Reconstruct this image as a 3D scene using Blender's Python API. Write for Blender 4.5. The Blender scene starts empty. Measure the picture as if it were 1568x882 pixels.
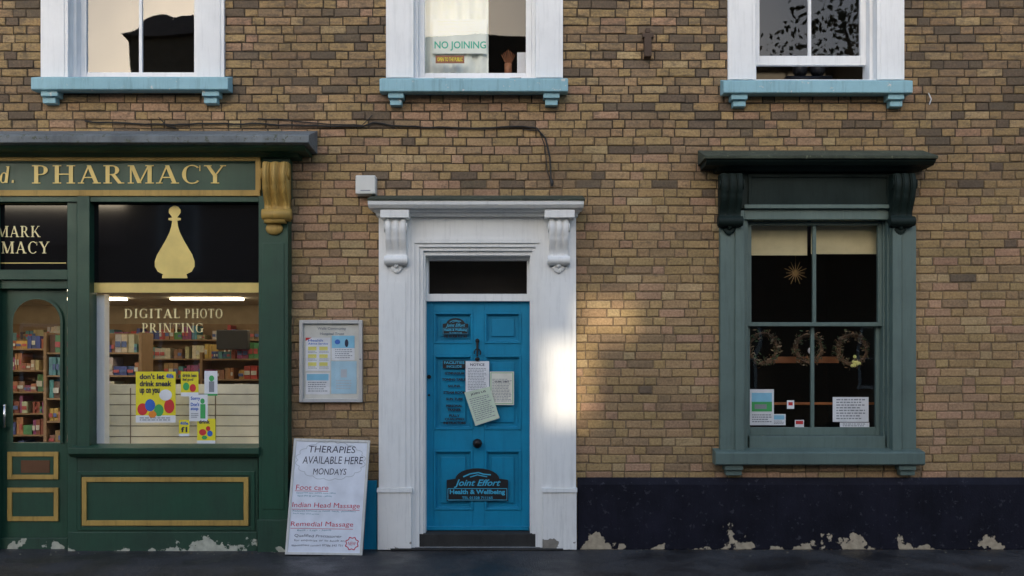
import bpy, math, random
from mathutils import Vector, noise, Matrix
random.seed(7)
D=8.0; S=175.0; CZ=1.6
def PX(px,d=0.0): return (px-784)/S*(D-d)/D
def PZ(py,d=0.0): return CZ+(560-py)/S*(D-d)/D
def P(px,py,d=0.0): return Vector((PX(px,d),-d,PZ(py,d)))
scene=bpy.context.scene
# ---------------------------------------------------------------- materials
def newmat(name):
    m=bpy.data.materials.new(name); m.use_nodes=True
    nt=m.node_tree; b=nt.nodes["Principled BSDF"]; return m,nt,b
def N(nt,t,**kw):
    n=nt.nodes.new(t)
    for k,v in kw.items():
        if k in n.inputs.keys(): n.inputs[k].default_value=v
        else: setattr(n,k,v)
    return n
def coords(nt,sc=(1,1,1)):
    tc=nt.nodes.new('ShaderNodeTexCoord'); mp=nt.nodes.new('ShaderNodeMapping')
    mp.inputs['Scale'].default_value=sc
    nt.links.new(tc.outputs['Object'],mp.inputs['Vector']); return mp.outputs[0],tc.outputs['Object']
def ramp(nt,src,p0,c0,p1,c1):
    r=nt.nodes.new('ShaderNodeValToRGB'); e=r.color_ramp.elements
    e[0].position=p0; e[0].color=c0 if len(c0)==4 else (*c0,1)
    e[1].position=p1; e[1].color=c1 if len(c1)==4 else (*c1,1)
    nt.links.new(src,r.inputs[0]); return r.outputs[0]
def mix(nt,fac,a,b,mode='MIX'):
    m=nt.nodes.new('ShaderNodeMix'); m.data_type='RGBA'; m.blend_type=mode
    for sock,v in ((m.inputs[0],fac),(m.inputs[6],a),(m.inputs[7],b)):
        if isinstance(v,(int,float)): sock.default_value=v
        elif isinstance(v,tuple): sock.default_value=v if len(v)==4 else (*v,1)
        else: nt.links.new(v,sock)
    return m.outputs[2]
def math_(nt,op,a,b=None,clamp=False):
    m=nt.nodes.new('ShaderNodeMath'); m.operation=op; m.use_clamp=clamp
    for i,v in enumerate((a,b)):
        if v is None: continue
        if isinstance(v,(int,float)): m.inputs[i].default_value=v
        else: nt.links.new(v,m.inputs[i])
    return m.outputs[0]
G3=lambda v:(v,v,v)
def paint(name,col,rough=.42,var=.3,streak=.25,bump=.12,peel=None,chip=None,metal=0,spec=.5):
    m,nt,b=newmat(name); v,raw=coords(nt)
    n1=N(nt,'ShaderNodeTexNoise',Scale=2.6,Detail=7.0,Roughness=.65); nt.links.new(v,n1.inputs['Vector'])
    c=mix(nt,1.0,col,ramp(nt,n1.outputs[0],.3,G3(1-var),.7,G3(1.0+var*.25)),'MULTIPLY')
    v2,_=coords(nt,(14,14,1.1))
    n2=N(nt,'ShaderNodeTexNoise',Scale=2.0,Detail=5.0,Roughness=.7); nt.links.new(v2,n2.inputs['Vector'])
    c=mix(nt,1.0,c,ramp(nt,n2.outputs[0],.28,G3(1-streak),.5,G3(1.0)),'MULTIPLY')
    n3=N(nt,'ShaderNodeTexNoise',Scale=60.0,Detail=4.0); nt.links.new(v,n3.inputs['Vector'])
    h=n3.outputs[0]
    if chip:
        n5=N(nt,'ShaderNodeTexNoise',Scale=17.0,Detail=9.0,Roughness=.72); nt.links.new(v,n5.inputs['Vector'])
        c=mix(nt,ramp(nt,n5.outputs[0],chip[1],G3(0),chip[1]+.02,G3(1)),c,chip[0])
    if peel:
        pc,z0,z1,amt=peel
        sep=nt.nodes.new('ShaderNodeSeparateXYZ'); nt.links.new(raw,sep.inputs[0])
        mr=N(nt,'ShaderNodeMapRange'); mr.inputs[1].default_value=z0; mr.inputs[2].default_value=z1
        mr.inputs[3].default_value=amt; mr.inputs[4].default_value=-.20
        nt.links.new(sep.outputs[2],mr.inputs[0])
        n4=N(nt,'ShaderNodeTexNoise',Scale=4.4,Detail=9.0,Roughness=.60); nt.links.new(v,n4.inputs['Vector'])
        s=math_(nt,'ADD',n4.outputs[0],mr.outputs[0])
        f=ramp(nt,s,.60,G3(0),.612,G3(1))
        n6=N(nt,'ShaderNodeTexNoise',Scale=22.0,Detail=5.0); nt.links.new(v,n6.inputs['Vector'])
        pcol=mix(nt,n6.outputs[0],tuple(x*.45 for x in pc),tuple(min(1,x*1.3) for x in pc))
        c=mix(nt,f,c,pcol)
        h=math_(nt,'SUBTRACT',h,math_(nt,'MULTIPLY',f,1.5))
    nt.links.new(c,b.inputs['Base Color'])
    bp=N(nt,'ShaderNodeBump',Strength=bump,Distance=.004); nt.links.new(h,bp.inputs['Height'])
    nt.links.new(bp.outputs[0],b.inputs['Normal'])
    nt.links.new(ramp(nt,n1.outputs[0],.3,G3(min(1,rough+.2)),.7,G3(rough)),b.inputs['Roughness'])
    b.inputs['Metallic'].default_value=metal
    b.inputs['Specular IOR Level'].default_value=spec
    return m
def flat(name,col,rough=.6,metal=0,emit=0):
    m,nt,b=newmat(name); v,_=coords(nt)
    n=N(nt,'ShaderNodeTexNoise',Scale=9.0,Detail=3.0); nt.links.new(v,n.inputs['Vector'])
    c=mix(nt,1.0,col,ramp(nt,n.outputs[0],.3,G3(.88),.7,G3(1.03)),'MULTIPLY')
    nt.links.new(c,b.inputs['Base Color']); b.inputs['Roughness'].default_value=rough
    b.inputs['Metallic'].default_value=metal
    if emit:
        b.inputs['Emission Color'].default_value=(*col,1); b.inputs['Emission Strength'].default_value=emit
    return m
def glass(name,f0,tint=(1,1,1),wave=.0):
    m=bpy.data.materials.new(name); m.use_nodes=True; nt=m.node_tree; nt.nodes.clear()
    o=nt.nodes.new('ShaderNodeOutputMaterial'); ms=nt.nodes.new('ShaderNodeMixShader')
    t=nt.nodes.new('ShaderNodeBsdfTransparent'); t.inputs[0].default_value=(*tint,1)
    g=nt.nodes.new('ShaderNodeBsdfGlossy'); g.inputs['Roughness'].default_value=.01
    lw=nt.nodes.new('ShaderNodeLayerWeight'); lw.inputs[0].default_value=.5
    f=math_(nt,'ADD',math_(nt,'MULTIPLY',math_(nt,'POWER',lw.outputs['Facing'],5.0),1-f0),f0,True)
    if wave:
        v,_=coords(nt); n=N(nt,'ShaderNodeTexNoise',Scale=2.2,Detail=1.0); nt.links.new(v,n.inputs['Vector'])
        bp=N(nt,'ShaderNodeBump',Strength=wave,Distance=.02); nt.links.new(n.outputs[0],bp.inputs['Height'])
        nt.links.new(bp.outputs[0],g.inputs['Normal'])
    nt.links.new(f,ms.inputs[0]); nt.links.new(t.outputs[0],ms.inputs[1]); nt.links.new(g.outputs[0],ms.inputs[2])
    nt.links.new(ms.outputs[0],o.inputs[0]); return m
def colattr(name,rough=.85,bump=.5,nvar=.35,nscale=45.0,soot=0):
    m,nt,b=newmat(name); v,raw=coords(nt)
    a=nt.nodes.new('ShaderNodeVertexColor'); a.layer_name='Col'
    n=N(nt,'ShaderNodeTexNoise',Scale=nscale,Detail=6.0,Roughness=.7); nt.links.new(v,n.inputs['Vector'])
    c=mix(nt,1.0,a.outputs[0],ramp(nt,n.outputs[0],.3,G3(1-nvar),.7,G3(1+nvar*.5)),'MULTIPLY')
    if soot:
        n2=N(nt,'ShaderNodeTexNoise',Scale=1.3,Detail=6.0,Roughness=.6); nt.links.new(v,n2.inputs['Vector'])
        c=mix(nt,1.0,c,ramp(nt,n2.outputs[0],.35,G3(1-soot),.62,G3(1.05)),'MULTIPLY')
        v3,_=coords(nt,(1,1,2.6))
        n3=N(nt,'ShaderNodeTexNoise',Scale=9.0,Detail=8.0,Roughness=.75); nt.links.new(v3,n3.inputs['Vector'])
        sep=nt.nodes.new('ShaderNodeSeparateXYZ'); nt.links.new(raw,sep.inputs[0])
        mr=N(nt,'ShaderNodeMapRange'); mr.inputs[1].default_value=2.2; mr.inputs[2].default_value=4.6
        mr.inputs[3].default_value=-.03; mr.inputs[4].default_value=.095
        nt.links.new(sep.outputs[2],mr.inputs[0])
        s=math_(nt,'ADD',n3.outputs[0],mr.outputs[0])
        c=mix(nt,ramp(nt,s,.55,G3(0),.68,G3(.70)),c,(.105,.080,.055))
        c=mix(nt,ramp(nt,n3.outputs[0],.28,G3(.35),.38,G3(0)),c,(.47,.37,.25))
    nt.links.new(c,b.inputs['Base Color']); b.inputs['Roughness'].default_value=rough
    bp=N(nt,'ShaderNodeBump',Strength=bump,Distance=.006); nt.links.new(n.outputs[0],bp.inputs['Height'])
    nt.links.new(bp.outputs[0],b.inputs['Normal']); return m

WHITE=paint('white_paint',(.83,.825,.80),.4,.08,.13,.08,chip=((.50,.46,.40),.71))
WHITEB=paint('white_paint_base',(.81,.79,.75),.45,.10,.20,.15,chip=((.40,.35,.28),.68),peel=((.26,.23,.19),0.0,.30,.11))
WHITEW=paint('white_window_paint',(.83,.835,.84),.4,.08,.12,.1,chip=((.5,.47,.42),.71))
GREEN=paint('dark_green_paint',(.019,.070,.040),.34,.3,.2,.08)
GREENB=paint('dark_green_base_paint',(.018,.062,.036),.42,.3,.25,.2,peel=((.50,.50,.40),0.0,.26,.11))
GOLD=paint('gold_paint',(.48,.30,.07),.5,.3,.3,.1)
GOLDP=flat('gold_print',(.74,.55,.17),.45)
GOLDL=flat('gold_leaf',(.80,.60,.18),.4)
SAGE=paint('grey_green_paint',(.110,.160,.140),.42,.2,.2,.1,chip=((.2,.21,.17),.73))
DKGREEN=paint('blackish_green_paint',(.013,.024,.021),.5,.4,.3,.25,chip=((.3,.28,.22),.74),spec=.18)
BLUE=paint('blue_door_paint',(.002,.240,.42),.38,.20,.14,.08,spec=.35)
SILLB=paint('pale_blue_paint',(.28,.50,.57),.5,.15,.25,.2,chip=((.62,.6,.55),.62))
NAVY=paint('black_plinth_paint',(.009,.009,.018),.6,.5,.3,.4,peel=((.46,.38,.27),0.0,.36,.112),chip=((.035,.035,.045),.6),spec=.2)
LEAD=paint('lead_flashing',(.17,.19,.20),.55,.4,.35,.3,chip=((.07,.08,.05),.58))
MOSS=paint('mossy_slate',(.06,.07,.045),.85,.5,.4,.6,chip=((.15,.16,.1),.6))
STONE=paint('worn_step_stone',(.042,.040,.037),.75,.4,.2,.5,spec=.25)
ALU=paint('aluminium_frame',(.55,.54,.52),.4,.15,.1,.02,metal=.3)
IRON=flat('dark_iron',(.018,.016,.015),.4,.6)
BLACK=flat('black_print',(.008,.008,.01),.5)
BLACKG=flat('black_glass_film',(.006,.006,.007),.06)
PAPER=flat('white_paper',(.76,.76,.77),.7)
CREAMP=flat('cream_paper',(.72,.70,.60),.7)
MINT=flat('mint_paper',(.58,.67,.52),.7)
YELLOW=flat('yellow_print',(.80,.68,.02),.55)
RED=flat('red_print',(.62,.03,.03),.6)
BLUEP=flat('blue_print',(.03,.13,.5),.6)
CYAN=flat('cyan_print',(.25,.55,.72),.6)
GREENP=flat('green_print',(.05,.38,.10),.6)
ORANGE=flat('orange_print',(.8,.25,.02),.6)
GREY=flat('grey_print',(.25,.26,.28),.7)
LGREY=flat('light_grey_print',(.5,.52,.55),.7)
INKD=flat('dark_marker_ink',(.02,.02,.05),.6)
INKR=flat('red_marker_ink',(.55,.02,.06),.6)
INKB=flat('teal_marker_ink',(.03,.22,.30),.6)
BOARD=flat('whiteboard',(.76,.78,.84),.28)
BEIGEPL=flat('alarm_plastic',(.70,.69,.64),.45)
CABLE=flat('cable_rubber',(.02,.018,.016),.6)
CREAMW=flat('cream_slatwall',(.80,.74,.56),.6)
ROOMW=flat('shop_wall',(.42,.33,.22),.8)
CEIL=flat('shop_ceiling',(.7,.66,.55),.8)
FLOORM=flat('shop_floor',(.16,.12,.09),.6)
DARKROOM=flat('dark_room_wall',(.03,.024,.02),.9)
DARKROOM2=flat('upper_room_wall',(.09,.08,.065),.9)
WOOD=paint('brown_wood',(.22,.08,.03),.5,.4,.3,.2)
BLIND=flat('cream_blind',(.60,.51,.29),.8)
TUBE=flat('lit_ceiling_lamp',(1,.87,.62),.5,0,11.0)
GL=glass('shop_glass',.05,wave=.03); GLU=glass('upper_window_glass',.085,wave=.12); GLD=glass('dark_window_glass',.05,wave=.10)
GLU2=glass('upper_window_glass_clear',.04,wave=.1)
BRICKM=colattr('weathered_brick',.88,.8,.40,50.0,soot=.22)
PRODM=colattr('product_packaging',.5,.0,.25,30.0)
LEAFM=colattr('leaves',.7,.0,.2,20.0)
def mortar():
    m,nt,b=newmat('mortar'); v,raw=coords(nt)
    sep=nt.nodes.new('ShaderNodeSeparateXYZ'); nt.links.new(raw,sep.inputs[0])
    n=N(nt,'ShaderNodeTexNoise',Scale=1.4,Detail=6.0); nt.links.new(v,n.inputs['Vector'])
    mr=N(nt,'ShaderNodeMapRange'); mr.inputs[1].default_value=2.2; mr.inputs[2].default_value=4.0
    nt.links.new(sep.outputs[2],mr.inputs[0])
    f=math_(nt,'ADD',mr.outputs[0],math_(nt,'MULTIPLY',math_(nt,'SUBTRACT',n.outputs[0],.5),1.8),True)
    c=mix(nt,f,(.22,.155,.092),(.055,.042,.030))
    n2=N(nt,'ShaderNodeTexNoise',Scale=40.0,Detail=4.0); nt.links.new(v,n2.inputs['Vector'])
    c=mix(nt,1.0,c,ramp(nt,n2.outputs[0],.3,G3(.6),.7,G3(1.2)),'MULTIPLY')
    nt.links.new(c,b.inputs['Base Color']); b.inputs['Roughness'].default_value=.95
    bp=N(nt,'ShaderNodeBump',Strength=.6,Distance=.006); nt.links.new(n2.outputs[0],bp.inputs['Height'])
    nt.links.new(bp.outputs[0],b.inputs['Normal']); return m
MORTAR=mortar()
def asphalt(name,base,wet):
    m,nt,b=newmat(name); v,_=coords(nt)
    n=N(nt,'ShaderNodeTexNoise',Scale=1.6,Detail=8.0,Roughness=.6); nt.links.new(v,n.inputs['Vector'])
    vo=N(nt,'ShaderNodeTexVoronoi',Scale=110.0); nt.links.new(v,vo.inputs['Vector'])
    c=mix(nt,1.0,base,ramp(nt,n.outputs[0],.32,G3(.55),.7,G3(1.6)),'MULTIPLY')
    c=mix(nt,1.0,c,ramp(nt,vo.outputs['Color'],.1,G3(.5),.9,G3(1.5)),'MULTIPLY')
    nt.links.new(c,b.inputs['Base Color'])
    nt.links.new(ramp(nt,n.outputs[0],.4,G3(.38 if wet else .8),.6,G3(.8)),b.inputs['Roughness'])
    bp=N(nt,'ShaderNodeBump',Strength=.7,Distance=.004); nt.links.new(vo.outputs['Distance'],bp.inputs['Height'])
    nt.links.new(bp.outputs[0],b.inputs['Normal']); return m
PAVE=asphalt('pavement_asphalt',(.030,.029,.030),True); ROAD=asphalt('road_asphalt',(.05,.05,.05),False)
KERB=paint('kerb_stone',(.22,.21,.2),.8,.3,.1,.4)
def bricktex(name,c1,c2,mo):
    m,nt,b=newmat(name); tc=nt.nodes.new('ShaderNodeTexCoord')
    sep=nt.nodes.new('ShaderNodeSeparateXYZ'); nt.links.new(tc.outputs['Object'],sep.inputs[0])
    cb=nt.nodes.new('ShaderNodeCombineXYZ')
    nt.links.new(math_(nt,'ADD',sep.outputs[0],sep.outputs[1]),cb.inputs[0]); nt.links.new(sep.outputs[2],cb.inputs[1])
    br=nt.nodes.new('ShaderNodeTexBrick'); nt.links.new(cb.outputs[0],br.inputs['Vector'])
    br.inputs['Color1'].default_value=(*c1,1); br.inputs['Color2'].default_value=(*c2,1); br.inputs['Mortar'].default_value=(*mo,1)
    br.inputs['Scale'].default_value=1; br.inputs['Brick Width'].default_value=.225; br.inputs['Row Height'].default_value=.075; br.inputs['Mortar Size'].default_value=.008
    nt.links.new(br.outputs[0],b.inputs['Base Color']); b.inputs['Roughness'].default_value=.9; return m
OPPB=bricktex('opposite_brick',(.24,.14,.08),(.17,.10,.06),(.22,.18,.13))
SIDEB=bricktex('side_brick',(.26,.16,.08),(.18,.11,.06),(.1,.08,.06))
TILE=paint('roof_tiles',(.16,.09,.06),.8,.4,.3,.6)
# ---------------------------------------------------------------- geometry
_text={}
def textdata(s,off=0.0,shear=0.0):
    k=(s,off,shear)
    if k in _text: return _text[k]
    cu=bpy.data.curves.new('t','FONT'); cu.body=s; cu.offset=off; cu.shear=shear; cu.resolution_u=3
    cu.fill_mode='FRONT'; cu.align_x='CENTER'
    ob=bpy.data.objects.new('t',cu); scene.collection.objects.link(ob)
    dg=bpy.context.evaluated_depsgraph_get(); dg.update()
    me=ob.evaluated_get(dg).to_mesh()
    vs=[(v.co.x,v.co.y) for v in me.vertices]; fs=[tuple(p.vertices) for p in me.polygons]
    ob.evaluated_get(dg).to_mesh_clear(); bpy.data.objects.remove(ob); bpy.data.curves.remove(cu)
    if vs:
        x0=min(v[0] for v in vs); x1=max(v[0] for v in vs); y0=min(v[1] for v in vs); y1=max(v[1] for v in vs)
        vs=[((a-x0)/(x1-x0+1e-6),1-(b-y0)/(y1-y0+1e-6)) for a,b in vs]
    _text[k]=(vs,fs); return _text[k]
class Part:
    def __init__(s,name,mat,bev=0,smooth=False): s.n=name;s.m=mat;s.b=bev;s.v=[];s.f=[];s.sm=smooth;s.col=None
    def add(s,vs,fs,col=None):
        o=len(s.v); s.v+= [tuple(v) for v in vs]; s.f+=[tuple(i+o for i in f) for f in fs]
        if col is not None:
            if s.col is None: s.col=[]
            s.col+=[col]*len(fs)
    def wbox(s,x0,x1,z0,z1,y0,y1,col=None):
        x0,x1=sorted((x0,x1)); z0,z1=sorted((z0,z1)); y0,y1=sorted((y0,y1))
        vs=[(x0,y0,z0),(x1,y0,z0),(x1,y1,z0),(x0,y1,z0),(x0,y0,z1),(x1,y0,z1),(x1,y1,z1),(x0,y1,z1)]
        s.add(vs,[(3,2,1,0),(4,5,6,7),(0,1,5,4),(1,2,6,5),(2,3,7,6),(3,0,4,7)],col)
    def box(s,a,b,c,d,d0,d1): s.wbox(PX(a,d1),PX(b,d1),PZ(c,d1),PZ(d,d1),-d0,-d1)
    def frame(s,a,b,c,d,w,d0,d1,wt=None,wb=None):
        wt=w if wt is None else wt; wb=w if wb is None else wb
        s.box(a,a+w,c,d,d0,d1); s.box(b-w,b,c,d,d0,d1)
        s.box(a+w,b-w,c,c+wt,d0,d1-.0015); s.box(a+w,b-w,d-wb,d,d0,d1-.0015)
    def prof(s,x0,x1,pts):
        n=len(pts); vs=[(x0,-d,z) for d,z in pts]+[(x1,-d,z) for d,z in pts]
        fs=[(i,(i+1)%n,n+(i+1)%n,n+i) for i in range(n)]+[tuple(range(n-1,-1,-1)),tuple(range(n,2*n))]
        s.add(vs,fs)
    def cyl(s,p0,p1,r,n=12,r1=None,col=None):
        p0=Vector(p0);p1=Vector(p1); r1=r if r1 is None else r1
        ax=(p1-p0).normalized(); u=ax.orthogonal().normalized(); w=ax.cross(u)
        vs=[]
        for p,rr in((p0,r),(p1,r1)):
            for i in range(n):
                a=2*math.pi*i/n; vs.append(p+u*math.cos(a)*rr+w*math.sin(a)*rr)
        s.add(vs,[(i,(i+1)%n,n+(i+1)%n,n+i) for i in range(n)]+[tuple(range(n-1,-1,-1)),tuple(range(n,2*n))],col)
    def ball(s,c,r,sx=1,sy=1,sz=1,n=12,m=8,col=None):
        vs=[];fs=[]
        for j in range(m+1):
            t=math.pi*j/m
            for i in range(n):
                a=2*math.pi*i/n
                vs.append((c[0]+r*sx*math.sin(t)*math.cos(a),c[1]+r*sy*math.sin(t)*math.sin(a),c[2]+r*sz*math.cos(t)))
        for j in range(m):
            for i in range(n): fs.append((j*n+i,j*n+(i+1)%n,(j+1)*n+(i+1)%n,(j+1)*n+i))
        s.add(vs,fs,col)
    def tube(s,pts,r,n=6):
        for a,b in zip(pts[:-1],pts[1:]): s.cyl(a,b,r,n)
    def mrect(s,M,u0,v0,u1,v1,off): s.add([M(u0,v0,off),M(u0,v1,off),M(u1,v1,off),M(u1,v0,off)],[(0,1,2,3)])
    def mtext(s,M,t,u0,v0,u1,v1,off,bold=0.0,shear=0.0):
        vs,fs=textdata(t,bold,shear)
        s.add([M(u0+(u1-u0)*a,v0+(v1-v0)*b,off) for a,b in vs],fs)
    def mdisc(s,M,u,v,ru,rv,off,n=16):
        s.add([M(u+ru*math.cos(2*math.pi*i/n),v-rv*math.sin(2*math.pi*i/n),off) for i in range(n)],[tuple(range(n))])
    def mpoly(s,M,pts,off): s.add([M(u,v,off) for u,v in pts],[tuple(range(len(pts)))])
    def mslab(s,M,off0,off1,u0=0,v0=0,u1=1,v1=1):
        c=[(u0,v0),(u0,v1),(u1,v1),(u1,v0)]
        s.add([M(u,v,off0) for u,v in c]+[M(u,v,off1) for u,v in c],[(3,2,1,0),(4,5,6,7),(0,1,5,4),(1,2,6,5),(2,3,7,6),(3,0,4,7)])
    def mwords(s,M,u0,v0,u1,v1,rows,off,seed=0,fill=.55):
        r=random.Random(seed); h=(v1-v0)/rows
        for k in range(rows):
            u=u0; e=u1-r.random()*.25*(u1-u0)
            while u<e:
                w=(.05+.1*r.random())*(u1-u0); s.mrect(M,u,v0+k*h,min(u+w,u1),v0+k*h+h*fill,off); u+=w+.03*(u1-u0)
def qmap(tl,tr,br,bl):
    A,B,C,E=[P(*p) for p in (tl,tr,br,bl)]
    n=(E-A).cross(B-A).normalized()
    if n.y>0: n=-n
    return lambda u,v,off: (A*(1-u)+B*u)*(1-v)+(E*(1-u)+C*u)*v+n*off
def rmap(a,b,c,d,dd): return qmap((a,c,dd),(b,c,dd),(b,d,dd),(a,d,dd))
class Group:
    def __init__(s,name): s.name=name; s.parts={}
    def p(s,name,mat,bev=0,smooth=False):
        k=(name,mat.name)
        if k not in s.parts: s.parts[k]=Part(name,mat,bev,smooth)
        return s.parts[k]
    def finish(s):
        allv=[v for p in s.parts.values() for v in p.v]
        mn=[min(v[i] for v in allv) for i in range(3)]; mx=[max(v[i] for v in allv) for i in range(3)]
        e=bpy.data.objects.new(s.name,None); scene.collection.objects.link(e)
        e.location=((mn[0]+mx[0])/2,(mn[1]+mx[1])/2,mn[2]); e.empty_display_size=.1
        for p in s.parts.values():
            if not p.v: continue
            me=bpy.data.meshes.new(p.n); me.from_pydata(p.v,[],p.f); me.materials.append(p.m)
            if p.col:
                ca=me.color_attributes.new('Col','FLOAT_COLOR','CORNER'); buf=[]
                for f,c in zip(p.f,p.col): buf+= [c[0],c[1],c[2],1.0]*len(f)
                ca.data.foreach_set('color',buf)
            me.update()
            if p.sm:
                for q in me.polygons: q.use_smooth=True
            o=bpy.data.objects.new(p.n,me); scene.collection.objects.link(o)
            o.parent=e; o.matrix_parent_inverse=Matrix.Translation(e.location).inverted()
            if p.b:
                b=o.modifiers.new('bev','BEVEL'); b.width=p.b; b.segments=2; b.limit_method='ANGLE'; b.angle_limit=math.radians(40)
            if p.sm:
                try:
                    with bpy.context.temp_override(object=o,active_object=o,selected_objects=[o],selected_editable_objects=[o]): bpy.ops.object.shade_auto_smooth(angle=math.radians(35))
                except Exception: pass
        return e
# serif lettering -------------------------------------------------
TH,TN,SF=.17,.06,.055
def glyph(ch):
    Q=[]
    def rect(x0,y0,x1,y1): Q.append([(x0,y0),(x1,y0),(x1,y1),(x0,y1)])
    def serif(x,y,top,hw=.17): rect(x-hw,1-SF if top else 0,x+hw,1 if top else SF)
    def stem(x,w=TH,y0=0,y1=1,st=True,sb=True):
        rect(x-w/2,y0,x+w/2,y1)
        if st: serif(x,1,True,w/2+.09)
        if sb: serif(x,0,False,w/2+.09)
    def dia(x0,y0,x1,y1,w): Q.append([(x0-w/2,y0),(x0+w/2,y0),(x1+w/2,y1),(x1-w/2,y1)])
    def arc(cx,cy,rx,ry,a0,a1,n=18):
        for i in range(n):
            pts=[]
            for a in (a0+(a1-a0)*i/n,a0+(a1-a0)*(i+1)/n):
                r=math.radians(a); w=TN+(TH-TN)*abs(math.cos(r))**1.3
                pts.append(((cx+rx*math.cos(r),cy+ry*math.sin(r)),(cx+(rx-w)*math.cos(r),cy+(ry-TN)*math.sin(r))))
            Q.append([pts[0][0],pts[1][0],pts[1][1],pts[0][1]])
    w=.8
    if ch in 'PR':
        stem(.2); rect(.2,1-TN,.36,1); rect(.2,.46,.36,.46+TN); arc(.36,.73,.32,.27,-90,90); w=.76
        if ch=='R': dia(.72,0,.42,.5,TH); serif(.76,0,False,.13); w=.9
    elif ch=='H': stem(.2); stem(.78); rect(.2,.48,.78,.48+TN); w=.98
    elif ch=='A': dia(.12,0,.44,1,TN*1.2); dia(.76,0,.44,1,TH); rect(.22,.3,.66,.3+TN); serif(.12,0,False,.13); serif(.77,0,False,.17); w=.92
    elif ch=='M': stem(.16,TN*1.2); dia(.52,.02,.2,1,TH); dia(.52,.02,.9,1,TN*1.2); stem(.94); w=1.12
    elif ch in 'CG':
        arc(.46,.5,.42,.52,48 ,315 if ch=='C' else 325); rect(.76,.68,.80,.98); w=.86
        if ch=='G': rect(.66,.04,.66+TH,.44); rect(.58,.40,.9,.44); w=.94
    elif ch=='Y': dia(.45,.42,.14,1,TH); dia(.45,.42,.78,1,TN*1.2); stem(.45,TH,0,.46,st=False); serif(.15,1,True,.16); serif(.78,1,True,.12); w=.9
    elif ch=='D': stem(.2); rect(.2,1-TN,.4,1); rect(.2,0,.4,TN); arc(.4,.5,.44,.5,-90,90); w=.92
    elif ch=='I': stem(.22); w=.44
    elif ch=='T': stem(.42,st=False); rect(.06,1-TN,.78,1); rect(.06,.8,.10,1); rect(.74,.8,.78,1); w=.84
    elif ch=='L': stem(.2); rect(.2,0,.66,TN); rect(.62,0,.66,.22); w=.72
    elif ch=='O': arc(.48,.5,.44,.52,0,360,30); w=.96
    elif ch=='N': stem(.17,TN*1.2); stem(.84,TN*1.2); dia(.8,0,.2,1,TH); w=1.0
    elif ch=='K': stem(.2); dia(.3,.38,.74,1,TN*1.2); dia(.8,0,.42,.55,TH); serif(.74,1,True,.12); serif(.82,0,False,.14); w=.95
    elif ch=='d': arc(.32,.3,.28,.32,0,360,20); rect(.48,0,.48+TH,.98); rect(.4,.93,.5,.98); w=.76
    elif ch=='.': rect(.1,0,.26,.16); w=.3
    elif ch==' ': w=.45
    return Q,w
def serif_text(part,M,s,u0,v0,u1,v1,off,shear=0):
    tot=0; gs=[]
    for ch in s:
        q,w=glyph(ch); gs.append((q,tot)); tot+=w+.10
    tot-=.10; k=0
    for q,x in gs:
        for poly in q:
            pts=[]
            for a,b in poly:
                a=(x+a+shear*b)/tot; pts.append(M(u0+(u1-u0)*a,v1+(v0-v1)*b,off+.00012*(k%12)))
            part.add(pts,[tuple(range(len(pts)))]); k+=1

# ================================================================ MAIN BUILDING
bld=Group('brick_building')
XL,XR,ZT=-8.5,8.5,7.6
def orect(a,b,c,d): return (PX(a),PX(b),PZ(d),PZ(c))
WT=-190
opens=[orect(85,320,WT,122),orect(612,842,WT,122),orect(1137,1364,WT,126),
       (-7.9,PX(436),-.1,PZ(222)),orect(604,858,340,845),orect(1118,1388,258,700)]
xs=sorted({XL,XR,*[o[0] for o in opens],*[o[1] for o in opens]}); zs=sorted({0.0,ZT,*[max(0,o[2]) for o in opens],*[o[3] for o in opens]})
mp=bld.p('mortar_bed',MORTAR)
for i in range(len(xs)-1):
    for j in range(len(zs)-1):
        cx=(xs[i]+xs[i+1])/2; cz=(zs[j]+zs[j+1])/2
        if any(o[0]<cx<o[1] and o[2]<cz<o[3] for o in opens): continue
        mp.add([(xs[i],.008,zs[j]),(xs[i+1],.008,zs[j]),(xs[i+1],.008,zs[j+1]),(xs[i],.008,zs[j+1])],[(0,1,2,3)])
bk=bld.p('brick_wall',BRICKM); rb=random.Random(3)
PAL=dict(yel=(.410,.275,.120),tan=(.41,.262,.132),pink=(.43,.255,.155),brn=(.29,.19,.105),drk=(.12,.090,.064),pale=(.49,.35,.175))
MEAN=(.385,.25,.125)
def smooth(a,b,x): t=max(0,min(1,(x-a)/(b-a))); return t*t*(3-2*t)
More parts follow.
